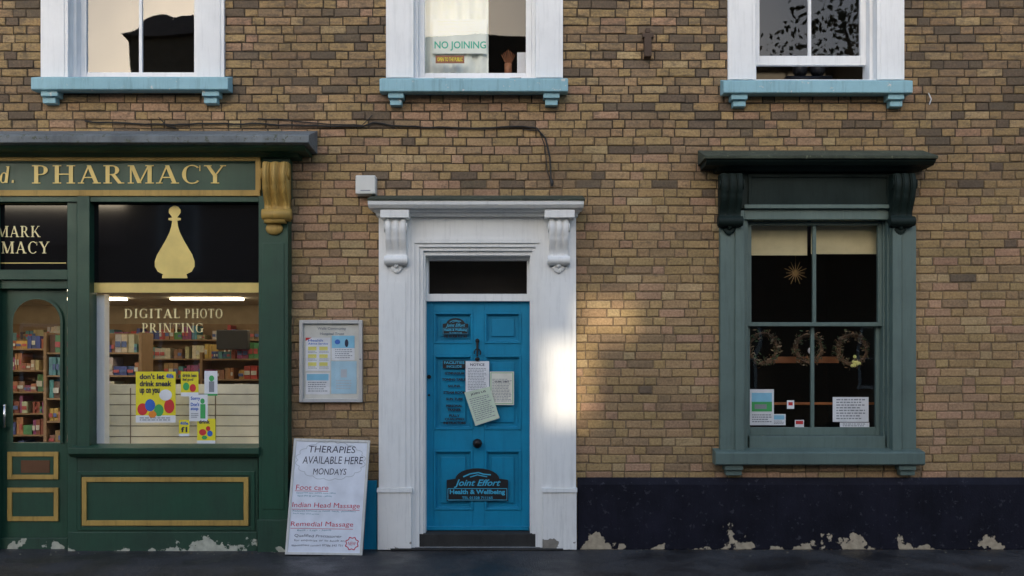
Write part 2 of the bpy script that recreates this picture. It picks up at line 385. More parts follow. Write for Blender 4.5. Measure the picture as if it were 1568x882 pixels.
def brickcol(x,z,row):
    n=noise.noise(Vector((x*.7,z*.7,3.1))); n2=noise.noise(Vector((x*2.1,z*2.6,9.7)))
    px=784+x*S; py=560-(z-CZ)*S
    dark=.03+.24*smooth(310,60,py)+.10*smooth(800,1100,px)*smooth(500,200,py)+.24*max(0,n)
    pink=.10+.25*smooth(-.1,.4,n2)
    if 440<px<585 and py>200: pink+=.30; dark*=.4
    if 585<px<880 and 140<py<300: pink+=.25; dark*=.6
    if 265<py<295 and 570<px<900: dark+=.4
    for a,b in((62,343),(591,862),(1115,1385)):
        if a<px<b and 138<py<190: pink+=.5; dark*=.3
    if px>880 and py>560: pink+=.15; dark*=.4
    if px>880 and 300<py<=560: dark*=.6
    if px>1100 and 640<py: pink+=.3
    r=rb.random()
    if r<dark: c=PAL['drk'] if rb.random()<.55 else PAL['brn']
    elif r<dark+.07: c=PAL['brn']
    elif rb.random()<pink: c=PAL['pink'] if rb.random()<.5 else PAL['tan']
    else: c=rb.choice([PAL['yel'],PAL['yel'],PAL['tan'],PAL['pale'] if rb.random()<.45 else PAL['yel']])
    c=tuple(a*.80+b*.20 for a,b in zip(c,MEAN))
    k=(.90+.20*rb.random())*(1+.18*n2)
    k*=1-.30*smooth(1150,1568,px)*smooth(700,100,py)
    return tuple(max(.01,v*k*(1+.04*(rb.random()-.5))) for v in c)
def wz(x,z): return .007*noise.noise(Vector((x*.55,z*.9,5.5)))+.003*noise.noise(Vector((x*2.2,z*3,1.5)))
def brick(x0,x1,z0,z1,c):
    if x1-x0<.02: return
    j=lambda s=.0026:(rb.random()-.5)*2*s
    f=-.001+j(.003); b=.003+rb.random()*.004
    x0+=j();x1+=j();z0+=j();z1+=j()
    l=wz(x0,z0); tl=wz(x1,z0)-l+j(.0025); z0+=l; z1+=l
    back=[(x0,.010,z0),(x1,.010,z0+tl),(x1,.010,z1+tl),(x0,.010,z1)]
    k=lambda:rb.random()*.005
    fr=[(x0+b+k(),f+j(),z0+b+k()),(x1-b-k(),f+j(),z0+b+tl+k()),(x1-b-k(),f+j(),z1-b+tl-k()),(x0+b+k(),f+j(),z1-b-k())]
    md=[(x0+.001,f+.003,z0+.001),(x1-.001,f+.003,z0+tl+.001),(x1-.001,f+.003,z1+tl-.001),(x0+.001,f+.003,z1-.001)]
    fs=[(8,9,10,11)]
    for i in range(4):
        q=(i+1)%4; fs+= [(i,q,4+q,4+i),(4+i,4+q,8+q,8+i)]
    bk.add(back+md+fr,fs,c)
row=0; z=0.0
while z<ZT:
    zc=z+.037
    cuts=[(o[0],o[1]) for o in opens if o[2]<zc<o[3]]
    x=XL-(.16875 if row%2 else 0)-rb.random()*.05; h=False
    while x<XR:
        w=(.1025 if h else .215)+rb.uniform(-.006,.006)
        segs=[(x,x+w)]
        for c0,c1 in cuts:
            ns=[]
            for p,q in segs:
                if q<=c0 or p>=c1: ns.append((p,q))
                else:
                    if p<c0: ns.append((p,c0))
                    if q>c1: ns.append((c1,q))
            segs=ns
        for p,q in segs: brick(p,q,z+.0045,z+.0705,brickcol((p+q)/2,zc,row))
        x+=w+.009; h=(not h) if rb.random()<.88 else h
    z+=.075; row+=1
sd=bld.p('side_and_rear_walls',SIDEB)
sd.wbox(XL,XL+.25,0,ZT,.02,9); sd.wbox(XR-.25,XR,0,ZT,.02,9); sd.wbox(XL+.25,XR-.25,0,ZT,8.75,9)
rf=bld.p('roof',TILE); rf.prof(XL-.1,XR+.1,[(.35,ZT),(.35,ZT+.08),(-4.5,ZT+3),(-9.3,ZT+.08),(-9.3,ZT)])
fl=bld.p('floors_and_partitions',ROOMW); fl.wbox(XL+.25,XR-.25,3.5,3.62,.03,8.75)
pl=bld.p('black_plinth',NAVY,.006)
pl.prof(PX(884),XR,[(-.0,0),(.05,0),(.05,PZ(742,.05)),(.012,PZ(731,.012)),(0,PZ(731,.012))])
pb=bld.p('blue_plinth',BLUE,.004); pb.box(443,577,736,846,0,.035)
# door surround -------------------------------------------------
W=bld.p('door_surround',WHITE,.0035); WB=bld.p('door_pilaster_plinths',WHITEB,.004)
def console(g,mat,x0,x1,yt,yb,dep,base,name,flutes=3,shell=True,smat=None):
    d=base+dep; p=g.p(name,mat,0,True)
    X0,X1=PX(x0,d),PX(x1,d); Z1=PZ(yt,d); Z0=PZ(yb,d); H=Z1-Z0; wd=X1-X0
    prof=[]; n=30
    for i in range(n+1):
        t=i/n
        if t<.40: q=.80+.20*math.sin(math.pi*(t/.40)*.9)
        elif t<.78: u=(t-.40)/.38; q=.34+.52*(1-smooth(0,1,u))
        else: u=(t-.78)/.22; q=.34+.22*math.sin(math.pi*u)
        prof.append((base+dep*q,Z1-H*t))
    def ex(a,b,k):
        pts=[(base-.002,Z1)]+[(base+(dd-base)*k,zz) for dd,zz in prof]+[(base-.002,Z0)]
        p.prof(a,b,pts)
    ex(X0+.03*wd,X1-.03*wd,.80)
    for i in range(flutes):
        c=X0+wd*(i+.5)/flutes; hw=wd*.5/flutes*.68
        ex(c-hw,c-hw*.55,.93); ex(c-hw*.55,c+hw*.55,1.0); ex(c+hw*.55,c+hw,.93)
    for xx in (X0-.02*wd,X1-.02*wd):
        p.cyl((xx,-(base+dep*.58),Z1-H*.2),(xx+.04*wd,-(base+dep*.58),Z1-H*.2),H*.10,20)
        p.cyl((xx,-(base+dep*.26),Z1-H*.9),(xx+.04*wd,-(base+dep*.26),Z1-H*.9),H*.07,16)
    p.cyl((X0-.03*wd,-(base+dep*.34),Z1-H*.89),(X1+.03*wd,-(base+dep*.34),Z1-H*.89),H*.095,20)
    if shell:
        zc=Z0-.030; xc=(X0+X1)/2
        for i in range(7):
            a=math.radians(-75+25*i); L=.062
            p.ball((xc+math.sin(a)*L*.5,-(base+.010),zc+.02-math.cos(a)*L*.5),.5*L,.30+.5*abs(math.sin(a)),.5,.95-.3*abs(math.sin(a)),8,6)
        p.ball((xc,-(base+.028),zc+.03),.022,1,1,1,10,6)
W.box(580,629,322,752,-.02,.07); W.box(833,882,322,752,-.02,.07)
W.box(588,621,432,745,.07,.078); W.box(841,874,432,745,.07,.078)
WB.box(578,630,753,842,-.02,.09); WB.box(831,883,753,842,-.02,.09)
W.box(577,631,748,754,-.02,.102); W.box(830,884,748,754,-.02,.102)
W.box(629,833,322,368,-.02,.045)
W.frame(629,833,366,842,6,-.14,.060,wt=6,wb=.01)
W.frame(635,827,372,838,7,-.14,.045,wt=6,wb=.01)
W.frame(642,821,378,836,6,-.15,.025,wt=6,wb=.01)
W.frame(647.5,815.5,384,832,4,-.2,.0,wt=7,wb=.01)
hd=bld.p('door_hood',WHITE,.003)
hd.prof(PX(576,.1),PX(885,.1),[(0,PZ(331,.1)),(.10,PZ(331,.1)),(.11,PZ(326,.11)),(.12,PZ(324,.12)),(.12,PZ(318,.12)),(0,PZ(318,.12))])
hd.prof(PX(571,.16),PX(889,.16),[(0,PZ(324,.14)+.001),(.15,PZ(324,.14)+.001),(.17,PZ(319,.17)),(.19,PZ(316,.19)),(0,PZ(316,.19))])
hd.prof(PX(563,.24),PX(894,.24),[(0,PZ(318,.22)),(.21,PZ(318,.22)),(.235,PZ(313,.235)),(.24,PZ(307,.24)),(0,PZ(303,.24))])
ld=bld.p('hood_lead_flashing',MOSS,.003)
ld.prof(PX(562,.25),PX(896,.25),[(0,PZ(306,.25)+.004),(.25,PZ(306.5,.25)),(.25,PZ(304,.25)),(.0,PZ(296,.1))])
for a,b in((582,626),(834,880)): hd.box(a,b,321,333,.05,.20)
for a,b in((588,622),(840,872)): console(bld,WHITE,a,b,333,405,.11,.07,'door_console',3,True)
st=bld.p('door_step',STONE,.01)
st.wbox(PX(630),PX(833),0,.135,.35,-.03)
st.wbox(PX(600),PX(862),0,.02,-.1,-.03)
W.box(647,816,450,461,-.2,-.075)
W.box(651,812,390,398,-.2,-.10); W.box(651,656,398,450,-.2,-.10); W.box(807,812,398,450,-.2,-.10)
tg=bld.p('transom_glass',GLD); tg.add([P(650,394,-.13),P(813,394,-.13),P(813,452,-.13),P(650,452,-.13)],[(0,1,2,3)])
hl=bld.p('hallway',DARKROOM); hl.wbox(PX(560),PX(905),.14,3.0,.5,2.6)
dr=bld.p('blue_door',BLUE,.003)
stiles=[(651,664),(724,742),(798,811)]; rails=[(460.5,478),(526,544),(658,689),(781,813)]
for a,b in stiles: dr.box(a,b,460.5,813,-.17,-.12)
for c,d_ in rails:
    dr.box(664,724,c,d_,-.17,-.1205); dr.box(742,798,c,d_,-.17,-.1205)
for a,b in((664,724),(742,798)):
    for c,d_ in((478,526),(544,658),(689,781)):
        dr.box(a,b,c,d_,-.18,-.148)
        dr.frame(a,b,c,d_,3,-.16,-.110); dr.frame(a+3,b-3,c+3,d_-3,2,-.16,-.130)
        dr.box(a+11,b-11,c+11,d_-11,-.15,-.134)
wb=bld.p('door_weatherboard',BLUE,.003); wb.box(653,809,806,812,-.13,-.10)
kn=bld.p('door_knocker',IRON,0,True)
kn.ball(P(731,522,-.10),.018,1,.6,1.2); kn.cyl(P(731,524,-.10),P(731,546,-.085),.012,8,.008)
for i in range(14):
    a0=math.radians(200-i*17);a1=math.radians(200-(i+1)*17)
    c=P(731,540,-.09); kn.cyl(c+Vector((.028*math.cos(a0),0,.032*math.sin(a0))),c+Vector((.028*math.cos(a1),0,.032*math.sin(a1))),.006,6)
kn.ball(P(731,550,-.085),.020,1.1,.8,.9)
nb=bld.p('door_knob',IRON,0,True); nb.cyl(P(731,679,-.12),P(731,679,-.07),.018,12); nb.ball(P(731,679,-.06),.037,1,.75,1); nb.cyl(P(731,679,-.12),P(731,679,-.112),.042,16)
lk=bld.p('door_lock',IRON,0,True); lk.cyl(P(657,577,-.12),P(657,577,-.11),.018,12); lk.cyl(P(657,605,-.12),P(657,605,-.113),.01,10)
tx=bld.p('door_lettering',BLACK)
for t,a,b,c,d_ in [("GYMNASIUM",681,711,569.5,573.5),("TONING TABLE",677,713,579,583),("SAUNA",686,705,589,593),("STEAM ROOM",679,713,599,603),("SUN TUBE",683,709,609,613),("PERSONAL",683,708,619.5,623.5),("TRAINER",685,706,625.5,629.5),("FULLY",688,704,634.5,638.5),("QUALIFIED",681,711,640,644),("INSTRUCTORS",679,713,645.5,649.5),("TEL 01328 711165",679,715,513,517)]:
    M=rmap(a,b,c,d_,-.109); tx.mtext(M,t,0,0,1,1,0,.045)
LB=flat('sign_blue_lettering',(.05,.40,.60),.5)
tx.mslab(rmap(678,713,552,564,-.112),0,.002)
for t,a,b,c,d_ in [("FACILITIES",680,711,553.2,557.3),("INCLUDE",684,707,559.2,563)]:
    bld.p('door_lettering_light',LB).mtext(rmap(a,b,c,d_,-.1095),t,0,0,1,1,0,.02)
def plaque(a,b,c,d_,dd):
    g=Group('gym_sign'); bp=g.p('backing',BLACK,.0)
    h=d_-c; M=rmap(a,b,c,d_,dd)
    arch=[(0,1),(1,1),(1,.36),(.86,.32)]+[(.5+.36*math.cos(math.radians(t)),.34-.34*math.sin(math.radians(t))) for t in range(0,181,15)]+[(.14,.32),(0,.36)]
    n=len(arch)
    arch=arch[::-1]
    bp.add([M(u,v,-.004) for u,v in arch]+[M(u,v,.004) for u,v in arch],[tuple(range(n,2*n))]+[(i,(i+1)%n,n+(i+1)%n,n+i) for i in range(n)])
    w=g.p('lettering',LB)
    def line(pts,th):
        for (u0,v0),(u1,v1) in zip(pts[:-1],pts[1:]):
            dx=(u1-u0)*(b-a);dy=(v1-v0)*h;L=math.hypot(dx,dy)+1e-6;nx=-dy/L*th/(b-a);ny=dx/L*th/h
            w.mpoly(M,[(u0-nx,v0-ny),(u0+nx,v0+ny),(u1+nx,v1+ny),(u1-nx,v1-ny)],.005)
    line([(.02,.97),(.98,.97),(.98,.62),(.02,.62),(.02,.97)],h*.009)
    w.mtext(M,"Joint Effort",.12,.34,.88,.60,.0055,.02,.35)
    w.mtext(M,"Health & Wellbeing",.05,.65,.95,.83,.0055,.035)
    w.mtext(M,"TEL 01328 711165",.25,.86,.75,.94,.0055,.02)
    line([(.27,.26),(.38,.17),(.52,.13),(.6,.18),(.72,.2)],h*.02); line([(.38,.27),(.5,.2),(.66,.26)],h*.015)
    return g
plaque(684,778,717,767,-.108).finish(); plaque(678,717,487,512,-.108).finish()
def notice(name,M,mat,rows,seed,head=None,extra=None):
    g=Group(name); g.p('sheet',mat).mslab(M,0,.0012)
    w=g.p('print',GREY); w.mwords(M,.1,.22,.9,.92,rows,.0016,seed,.4)
    if head: g.p('heading',INKD).mtext(M,head,.2,.07,.8,.15,.0016,.02)
    if extra: extra(g,M)
    g.finish()
notice('paper_notice',rmap(713,749,553,602,-.098),PAPER,14,1,"NOTICE")
def ext(g,M):
    f=g.p('border',GREENP)
    for r in((0.04,.03,.96,.045),(0.04,.955,.96,.97),(0.04,.045,.06,.955),(.94,.045,.96,.955)): f.mrect(M,*r,.0017)
    g.p('heading2',INKD).mtext(M,"HOME TIMES",.2,.28,.8,.33,.0016,.02)
notice('paper_notice',rmap(750,787,569,620,-.098),CREAMP,15,2,None,ext)
notice('paper_notice',qmap((711,601,-.08),(750,592,-.08),(765,640,-.085),(728,652,-.085)),MINT,12,3,"JOIN US")
# ================================================================ upper windows
def upper(x0,x1,ys,sill,corbs,variant,gl):
    fr=bld.p('upper_sash_window_frame',WHITEW,.004)
    A,B=PX(x0,.03),PX(x1,.03); zt=PZ(WT); zb=PZ(ys,.03); aw=42/S
    fr.wbox(A,A+aw,zb,zt+.2,.02,-.03); fr.wbox(B-aw,B,zb,zt+.2,.02,-.03); fr.wbox(A+aw,B-aw,zt-.03,zt+.2,.02,-.028)
    fr.wbox(A+.03,A+aw-.03,zb,zt,-.03,-.036); fr.wbox(B-aw+.03,B-.03,zb,zt,-.03,-.036)
    a,b=A+aw,B-aw
    fr.wbox(a-.03,a,zb,zt,.30,.02); fr.wbox(b,b+.03,zb,zt,.30,.02); fr.wbox(a-.03,b+.03,zb-.05,zb+.012,.32,.0)
    fr.wbox(a,a+.03,zb+.012,zt,.22,.06); fr.wbox(b-.03,b,zb+.012,zt,.22,.06)
    a+=.03;b-=.03
    sw=.05; lift=.17 if variant==3 else .0
    z0=zb+.012+lift
    def glz(xa,xb,za,zc,y): bld.p('upper_glass_%d'%variant,gl).add([(xa,y,za),(xb,y,za),(xb,y,zc),(xa,y,zc)],[(0,1,2,3)])
    zm=zb+(zt-zb)*.52
    def sash(za,zc,y):
        fr.wbox(a,a+sw,za,zc,y+.04,y); fr.wbox(b-sw,b,za,zc,y+.04,y)
        fr.wbox(a+sw,b-sw,za,za+.085,y+.038,y+.002); fr.wbox(a+sw,b-sw,zc-.04,zc,y+.038,y+.002)
        if variant!=2: m=(a+b)/2; fr.wbox(m-.014,m+.014,za+.085,zc-.04,y+.036,y+.006)
        glz(a+sw-.005,b-sw+.005,za+.08,zc-.03,y+.02)
    sash(z0,zm+.02+lift,.14); sash(zm,zt,.085)
    s=bld.p('upper_window_sill',SILLB,.006)
    sx0,sx1,sy0,sy1=sill
    d=.13; X0,X1=PX(sx0,d),PX(sx1,d)
    zt2=PZ(sy0,d); zb2=PZ(sy1,d)
    s.prof(X0,X1,[(-.02,zb2+.015),(d-.025,zb2+.0),(d,zb2+.008),(d,zt2-.004),(d-.01,zt2),(-.02,zt2+.05)])
    for c0,c1 in corbs:
        s.box(c0,c1,sy1-1,sy1+9,-.01,.10); s.box(c0+3,c1-3,sy1+9,sy1+20,-.01,.07)
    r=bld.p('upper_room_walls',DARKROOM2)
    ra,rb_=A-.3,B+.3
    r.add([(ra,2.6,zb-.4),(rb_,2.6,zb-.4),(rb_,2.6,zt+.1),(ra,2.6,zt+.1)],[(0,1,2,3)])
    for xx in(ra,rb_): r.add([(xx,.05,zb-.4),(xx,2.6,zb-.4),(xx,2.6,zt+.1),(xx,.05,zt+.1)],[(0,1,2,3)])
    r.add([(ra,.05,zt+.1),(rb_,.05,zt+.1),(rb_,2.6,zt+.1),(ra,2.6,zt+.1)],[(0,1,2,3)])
    return a,b,zb,zt
upper(62,343,118,(47,349,118,138),[(62,88),(309,335)],1,GLU)
upper(591,862,119,(581,870,120,141),[(594,618),(832,857)],2,GLU2)
upper(1115,1385,122,(1108,1398,123,143),[(1120,1145),(1360,1385)],3,GLD)
CURT=flat('net_curtain',(.82,.85,.76),.8)
cur=bld.p('net_curtain',CURT,0,True)
pts=[]
x0c,x1c=PX(628,-.28),PX(748,-.28)
for i in range(49):
    t=i/48; x=x0c+(x1c-x0c)*t; y=.28+.012*math.sin(t*40)+.006*math.sin(t*17)
    pts+=[(x,y,PZ(118,-.28)),(x,y,PZ(WT+10))]
cur.add(pts,[(2*i,2*i+2,2*i+3,2*i+1) for i in range(48)])
g=Group('window_poster'); M=rmap(662,745,30,82,-.24); g.p('sheet',CURT).mslab(M,0,.001)
g.p('lettering',flat('teal_marker',(.08,.50,.34),.6)).mtext(M,"NO JOINING",.04,.64,.99,.92,.002,.02)
g.p('drawing',LGREY).mwords(M,.1,.05,.85,.45,4,.002,5,.1); g.finish()
g=Group('window_sticker'); M=rmap(667,711,85,97,-.155); g.p('sheet',flat('brown_sticker',(.25,.08,.03),.5)).mslab(M,0,.002)
g.p('print',YELLOW).mtext(M,"OPEN TO THE PUBLIC",.06,.25,.94,.75,.0024,.02); g.finish()
g=Group('desk_clutter'); q=g.p('white_box',PAPER,.003); q.box(792,812,80,118,-.42,-.30)
w=g.p('pencil_pot',flat('clay_pot',(.3,.12,.05),.6),.0,True); w.cyl(P(778,118,-.34),P(778,98,-.34),.035,12)
for i in range(9): g.p('pencils',WOOD).cyl(P(776+i*.6,100,-.34),P(768+i*2.6,76+abs(4-i)*2,-.34+.01*(i%3)),.004,5)
g.finish()
g=Group('desk_speaker'); q=g.p('speaker_body',BLACK,0,True)
for x in(1225,1252):
    q.ball(P(x,106,-.45),.07,1,.8,1.25); q.cyl(P(x,106,-.36),P(x,106,-.39),.045,16)
q.box(1205,1275,116,124,-.6,-.35); g.finish()
# ================================================================ RIGHT WINDOW
sg=bld.p('ground_window_surround',SAGE,.0035); dk=bld.p('ground_window_canopy',DKGREEN,.004)
sg.box(1103,1126,345,690,-.02,.055); sg.box(1381,1403,345,690,-.02,.055)
sg.box(1126,1140,322,690,-.02,.075); sg.box(1367,1381,322,690,-.02,.075)
sg.box(1140,1367,319,336,-.05,.03)
A=PX(1140,.03);B=PX(1367,.03)
zb=PZ(690,.03); zt=PZ(336,.03)
for k,(w0,w1,df,db) in enumerate([(0,.035,-.0,.16),(.035,.052,.05,.2)]):
    sg.wbox(A+w0,A+w1,zb,zt,df,db); sg.wbox(B-w1,B-w0,zb,zt,df,db)
a=A+.052;b=B-.052
sg.wbox(a,b,zb,PZ(668,.0),.0,.2)
def sash2(za,zc,y,br):
    sw=.035
    sg.wbox(a,a+sw,za,zc,y+.04,y); sg.wbox(b-sw,b,za,zc,y+.04,y)
    sg.wbox(a+sw,b-sw,za,za+br,y+.038,y+.002); sg.wbox(a+sw,b-sw,zc-.035,zc,y+.038,y+.002)
    m=(a+b)/2; sg.wbox(m-.016,m+.016,za+br,zc-.035,y+.036,y+.008)
    bld.p('ground_window_glass',GLD).add([(a+sw-.004,y+.02,za+br-.004),(b-sw+.004,y+.02,za+br-.004),(b-sw+.004,y+.02,zc-.03),(a+sw-.004,y+.02,zc-.03)],[(0,1,2,3)])
zm=PZ(498,-.1)
sash2(PZ(668,0),zm+.025,.12,.07); sash2(zm-.01,zt,.07,.035)
d=.13; sg.prof(PX(1096,d),PX(1417,d),[(-.02,PZ(712,d)+.01),(d-.02,PZ(713,d)),(d,PZ(711,d)),(d,PZ(694,d)),(d-.012,PZ(692,d)),(-.06,PZ(684,0))])
for c0,c1 in((1110,1138),(1377,1403)):
    sg.box(c0,c1,712,720,-.01,.095); sg.box(c0+2,c1-2,720,728,-.01,.07)
dk.box(1120,1388,262,319,-.02,.045); dk.frame(1146,1364,266,316,5,.04,.062)
sg.box(1140,1367,313,319,.03,.07)
dk.prof(PX(1098,.15),PX(1410,.15),[(0,PZ(262,.12)),(.12,PZ(262,.12)),(.16,PZ(256,.16)),(.20,PZ(252,.2)),(0,PZ(252,.2))])
dk.prof(PX(1082,.27),PX(1434,.27),[(0,PZ(253,.22)),(.22,PZ(253,.22)),(.26,PZ(247,.26)),(.27,PZ(243,.27)),(0,PZ(242,.27))])
ms=bld.p('canopy_slate',MOSS,.004); ms.prof(PX(1079,.29),PX(1437,.29),[(0,PZ(243,.29)+.002),(.29,PZ(243,.29)+.002),(.29,PZ(238,.29)),(0,PZ(226,.1))])
for a0,b0 in((1104,1140),(1370,1406)): console(bld,DKGREEN,a0,b0,264,345,.14,.06,'window_console',3,True)
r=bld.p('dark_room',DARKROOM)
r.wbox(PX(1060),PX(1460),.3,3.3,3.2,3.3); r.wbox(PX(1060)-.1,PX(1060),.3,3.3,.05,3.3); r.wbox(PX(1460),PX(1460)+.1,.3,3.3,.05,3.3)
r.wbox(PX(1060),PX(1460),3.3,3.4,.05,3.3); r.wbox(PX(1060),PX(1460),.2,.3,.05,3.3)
bl=bld.p('roller_blind',BLIND); bl.box(1140,1236,330,391,-.21,-.205); bl.box(1242,1345,330,389,-.21,-.205)
ws=bld.p('inner_window_board',WOOD,.004); ws.wbox(A-.02,B+.02,PZ(676,-.2),PZ(672,-.2),.2,.45)
shf=bld.p('hanging_rail',flat('orange_wood',(.36,.12,.03),.5),.004); shf.wbox(PX(1180,-.5),PX(1285,-.5),PZ(556,-.5),PZ(546,-.5),.5,.53)
shf.wbox(PX(1120,-.7),PX(1390,-.7),PZ(620,-.7),PZ(616,-.7),.7,.72)
def wreath(x,y,rp,dd):
    g=Group('wreath'); c=P(x,y,dd); R=rp/S*(D-dd)/D; rr=random.Random(x)
    q=g.p('twig_ring',flat('twig_%d'%x,(.17,.10,.055),.9))
    for k in range(9):
        ph=rr.random()*6; pts=[]
        for i in range(29):
            a=2*math.pi*i/28; r_=R*(1+.09*math.sin(3*a+ph)+.05*math.sin(7*a+ph*2)); pts.append(c+Vector((r_*math.cos(a),.02*math.sin(5*a+ph),r_*math.sin(a))))
        q.tube(pts,.006,5)
    lf=g.p('leaves',LEAFM)
    for k in range(300):
        a=rr.random()*6.283; t=R+rr.gauss(0,.022); p0=c+Vector((t*math.cos(a),rr.gauss(0,.018),t*math.sin(a)))
        u=Vector((rr.gauss(0,1),rr.gauss(0,1),rr.gauss(0,1))).normalized()*.022; v=u.orthogonal().normalized()*.008
        cc=rr.choice([(.12,.09,.04),(.07,.11,.04),(.20,.11,.05),(.30,.22,.13)])
        lf.add([p0-u,p0+v,p0+u,p0-v],[(0,1,2,3)],cc)
    if x==1305:
        for k in range(10): g.p('ribbon_flowers',flat('flower_cream',(.8,.75,.25),.7),0,True).ball(c+Vector((rr.gauss(0,.03),-.04,-R+rr.gauss(0,.02))),.016,1,1,1,8,6)
    if x==1238: g.p('ribbon_flowers',flat('heart_white',(.7,.65,.6),.7),0,True).ball(c+Vector((0.0,-.04,-R*.2)),.02,1,.5,1.4,8,6)
    g.finish()
wreath(1168,533,22,-.34); wreath(1238,533,20,-.36); wreath(1305,535,22,-.34)
g=Group('straw_star'); q=g.p('rays',flat('straw',(.25,.15,.05),.8)); c=P(1218,418,-.35)
for i in range(16):
    a=math.pi*2*i/16; L=.11 if i%2 else .085; q.cyl(c,c+Vector((L*math.cos(a),0,L*math.sin(a))),.005,5,.002)
q.cyl(c,c+Vector((0,0,.4)),.0015,4); g.finish()
def poster(name,M,base,blocks,texts,seed=0):
    g=Group(name); g.p('sheet',base).mslab(M,0,.0012)
    for i,(m,*r) in enumerate(blocks):
        if r[0]=='c': g.p('print_'+m.name,m).mdisc(M,*r[1:],.0016+.0003*i)
        elif r[0]=='w': g.p('print_'+m.name,m).mwords(M,*r[1:6],.0016+.0003*i,seed,.45)
        else: g.p('print_'+m.name,m).mrect(M,*r,.0016+.0003*i)
    for m,t,u0,v0,u1,v1 in texts: g.p('text_'+m.name,m).mtext(M,t,u0,v0,u1,v1,.0016+.0003*len(blocks)+.0005,.03)
    g.finish()
poster('photo_poster',rmap(1148,1185,596,651,-.155),PAPER,[(CYAN,.08,.1,.92,.35),(GREENP,.08,.35,.92,.62),(GREY,.2,.42,.7,.55),(GREY,'w',.1,.7,.9,.95,4)],[],4)
poster('paper_notice',rmap(1183,1203,634,651,-.158),PAPER,[(CYAN,.1,.1,.9,.5),(GREY,'w',.1,.6,.9,.95,3)],[])
poster('paper_notice',rmap(1275,1330,608,646,-.155),PAPER,[(GREY,'w',.1,.08,.9,.95,8)],[],8)
poster('paper_notice',rmap(1286,1331,647,655,-.156),PAPER,[(GREY,'w',.1,.2,.9,.9,2)],[],9)
poster('shield_sticker',rmap(1205,1216,613,626,-.135),PAPER,[(RED,.2,.2,.8,.6)],[])
poster('paper_notice',rmap(1217,1231,643,656,-.15),PAPER,[(RED,.1,.1,.9,.5)],[])
# ================================================================ PHARMACY
ph=Group('pharmacy_shopfront')
gr=ph.p('timber_frame',GREEN,.0035); gb=ph.p('stallriser',GREENB,.004); gd=ph.p('gold_mouldings',GOLD,.002); le=ph.p('lead_cornice_cap',LEAD,.004)
LX=-640
le.prof(PX(LX,.3),PX(473,.34),[(0,PZ(222,.34)),(.30,PZ(222,.3)),(.34,PZ(218,.34)),(.34,PZ(208,.34)),(.33,PZ(206,.33)),(0,PZ(196,.1))])
gr.prof(PX(LX,.3),PX(466,.3),[(0,PZ(230,.27)),(.24,PZ(230,.27)),(.28,PZ(226,.28)),(.30,PZ(222.5,.3)),(0,PZ(222.5,.3))])
gr.prof(PX(LX,.2),PX(455,.2),[(0,PZ(240,.17)),(.14,PZ(240,.14)),(.17,PZ(235,.17)),(.2,PZ(230.5,.2)),(0,PZ(230.5,.2))])
gr.box(LX,444,239,303,-.02,.09)
gd.box(LX,398,240,246,.08,.125); gd.box(LX,398,291,300,.08,.125); gd.box(391,399,246,291,.08,.124)
gr.box(LX,391,246,249,.08,.105); gr.box(LX,396,300,309,-.02,.11)
Mf=rmap(48,346,253,281,.098)
serif_text(ph.p('fascia_lettering',GOLDL),Mf,"PHARMACY",0,0,1,1,0)
serif_text(ph.p('fascia_lettering',GOLDL),rmap(-2,22,254,280,.098),"d.",0,0,1,1,0,.15)
serif_text(ph.p('fascia_lettering',GOLDL),rmap(-260,-16,253,281,.098),"MARKLAN",0,0,1,1,0)
gr.box(396,441,300,800,-.02,.13); gb.box(394,443,796,846,-.02,.15); gr.box(402,435,372,780,.13,.136)
console(ph,GOLD,398,440,246,335,.16,.13,'gold_console',3,False)
cs=ph.p('gold_console',GOLD,0,True); cs.box(404,436,332,341,.12,.2); cs.ball(P(420,350,.14),.075,1,.4,.75,14,8)
gr.box(118,137,300,690,-.02,.12)
gr.box(137,396,303,309,-.02,.10)
gr.box(LX,-20,303,309,-.02,.10)
gr.prof(PX(104,.17),PX(396,.17),[(0,PZ(700,.14)),(.13,PZ(700,.14)),(.17,PZ(695,.17)),(.17,PZ(686,.17)),(.06,PZ(680,.06)),(0,PZ(680,.06))])
gb.box(117,395,699,846,-.02,.087)
gr.frame(118,390,722,812,6,.08,.098)
gd.frame(125,380,731,805,7,.08,.112,wt=7,wb=8)
gr.box(132,373,738,797,.08,.097)
gb.box(104,393.5,815,846,-.0,.105)
ph.p('shop_glass',GL).add([P(137,433,.03),P(396,433,.03),P(396,684,.03),P(137,684,.03)],[(0,1,2,3)])
bf=ph.p('black_window_film',BLACKG); bf.box(137,396,309,433,.0,.03)
gd2=ph.p('gold_window_band',GOLDP); gd2.box(137,396,433,448,.02,.033)
prof=[(315,1.5),(317,6),(321,9),(326,9),(330,6),(333,4),(334,9.5),(337,9.5),(338,4),(346,5),(356,8),(368,14),(380,21),(390,27),(400,30.5),(408,30.5),(416,26),(420,18),(422,19),(426,19.5)]
pts=[P(267.5-w,y,.0335) for y,w in prof]+[P(267.5+w,y,.0335) for y,w in reversed(prof)]
ph.p('gold_carboy_emblem',GOLDL).add(pts,[(i,i+1,len(pts)-2-i,len(pts)-1-i) for i in range(len(prof)-1)])
sl=ph.p('window_lettering',flat('gold_window_lettering',(.85,.72,.36),.4))
serif_text(sl,rmap(190,276,473,487,.034),"DIGITAL",0,0,1,1,0); serif_text(sl,rmap(283,341,473,487,.034),"PHOTO",0,0,1,1,0)
serif_text(sl,rmap(217,312,495,509,.034),"PRINTING",0,0,1,1,0)
gr.box(103,118,303,846,-.02,.09); gr.box(-24,-6,303,846,-.02,.09)
gr.box(-6,103,413,428,-.02,.08); gr.box(-6,103,428,442,-.04,.045)
bf.box(-6,103,309,413,.0,.02)
gd2b=ph.p('transom_sign_border',GOLDP)
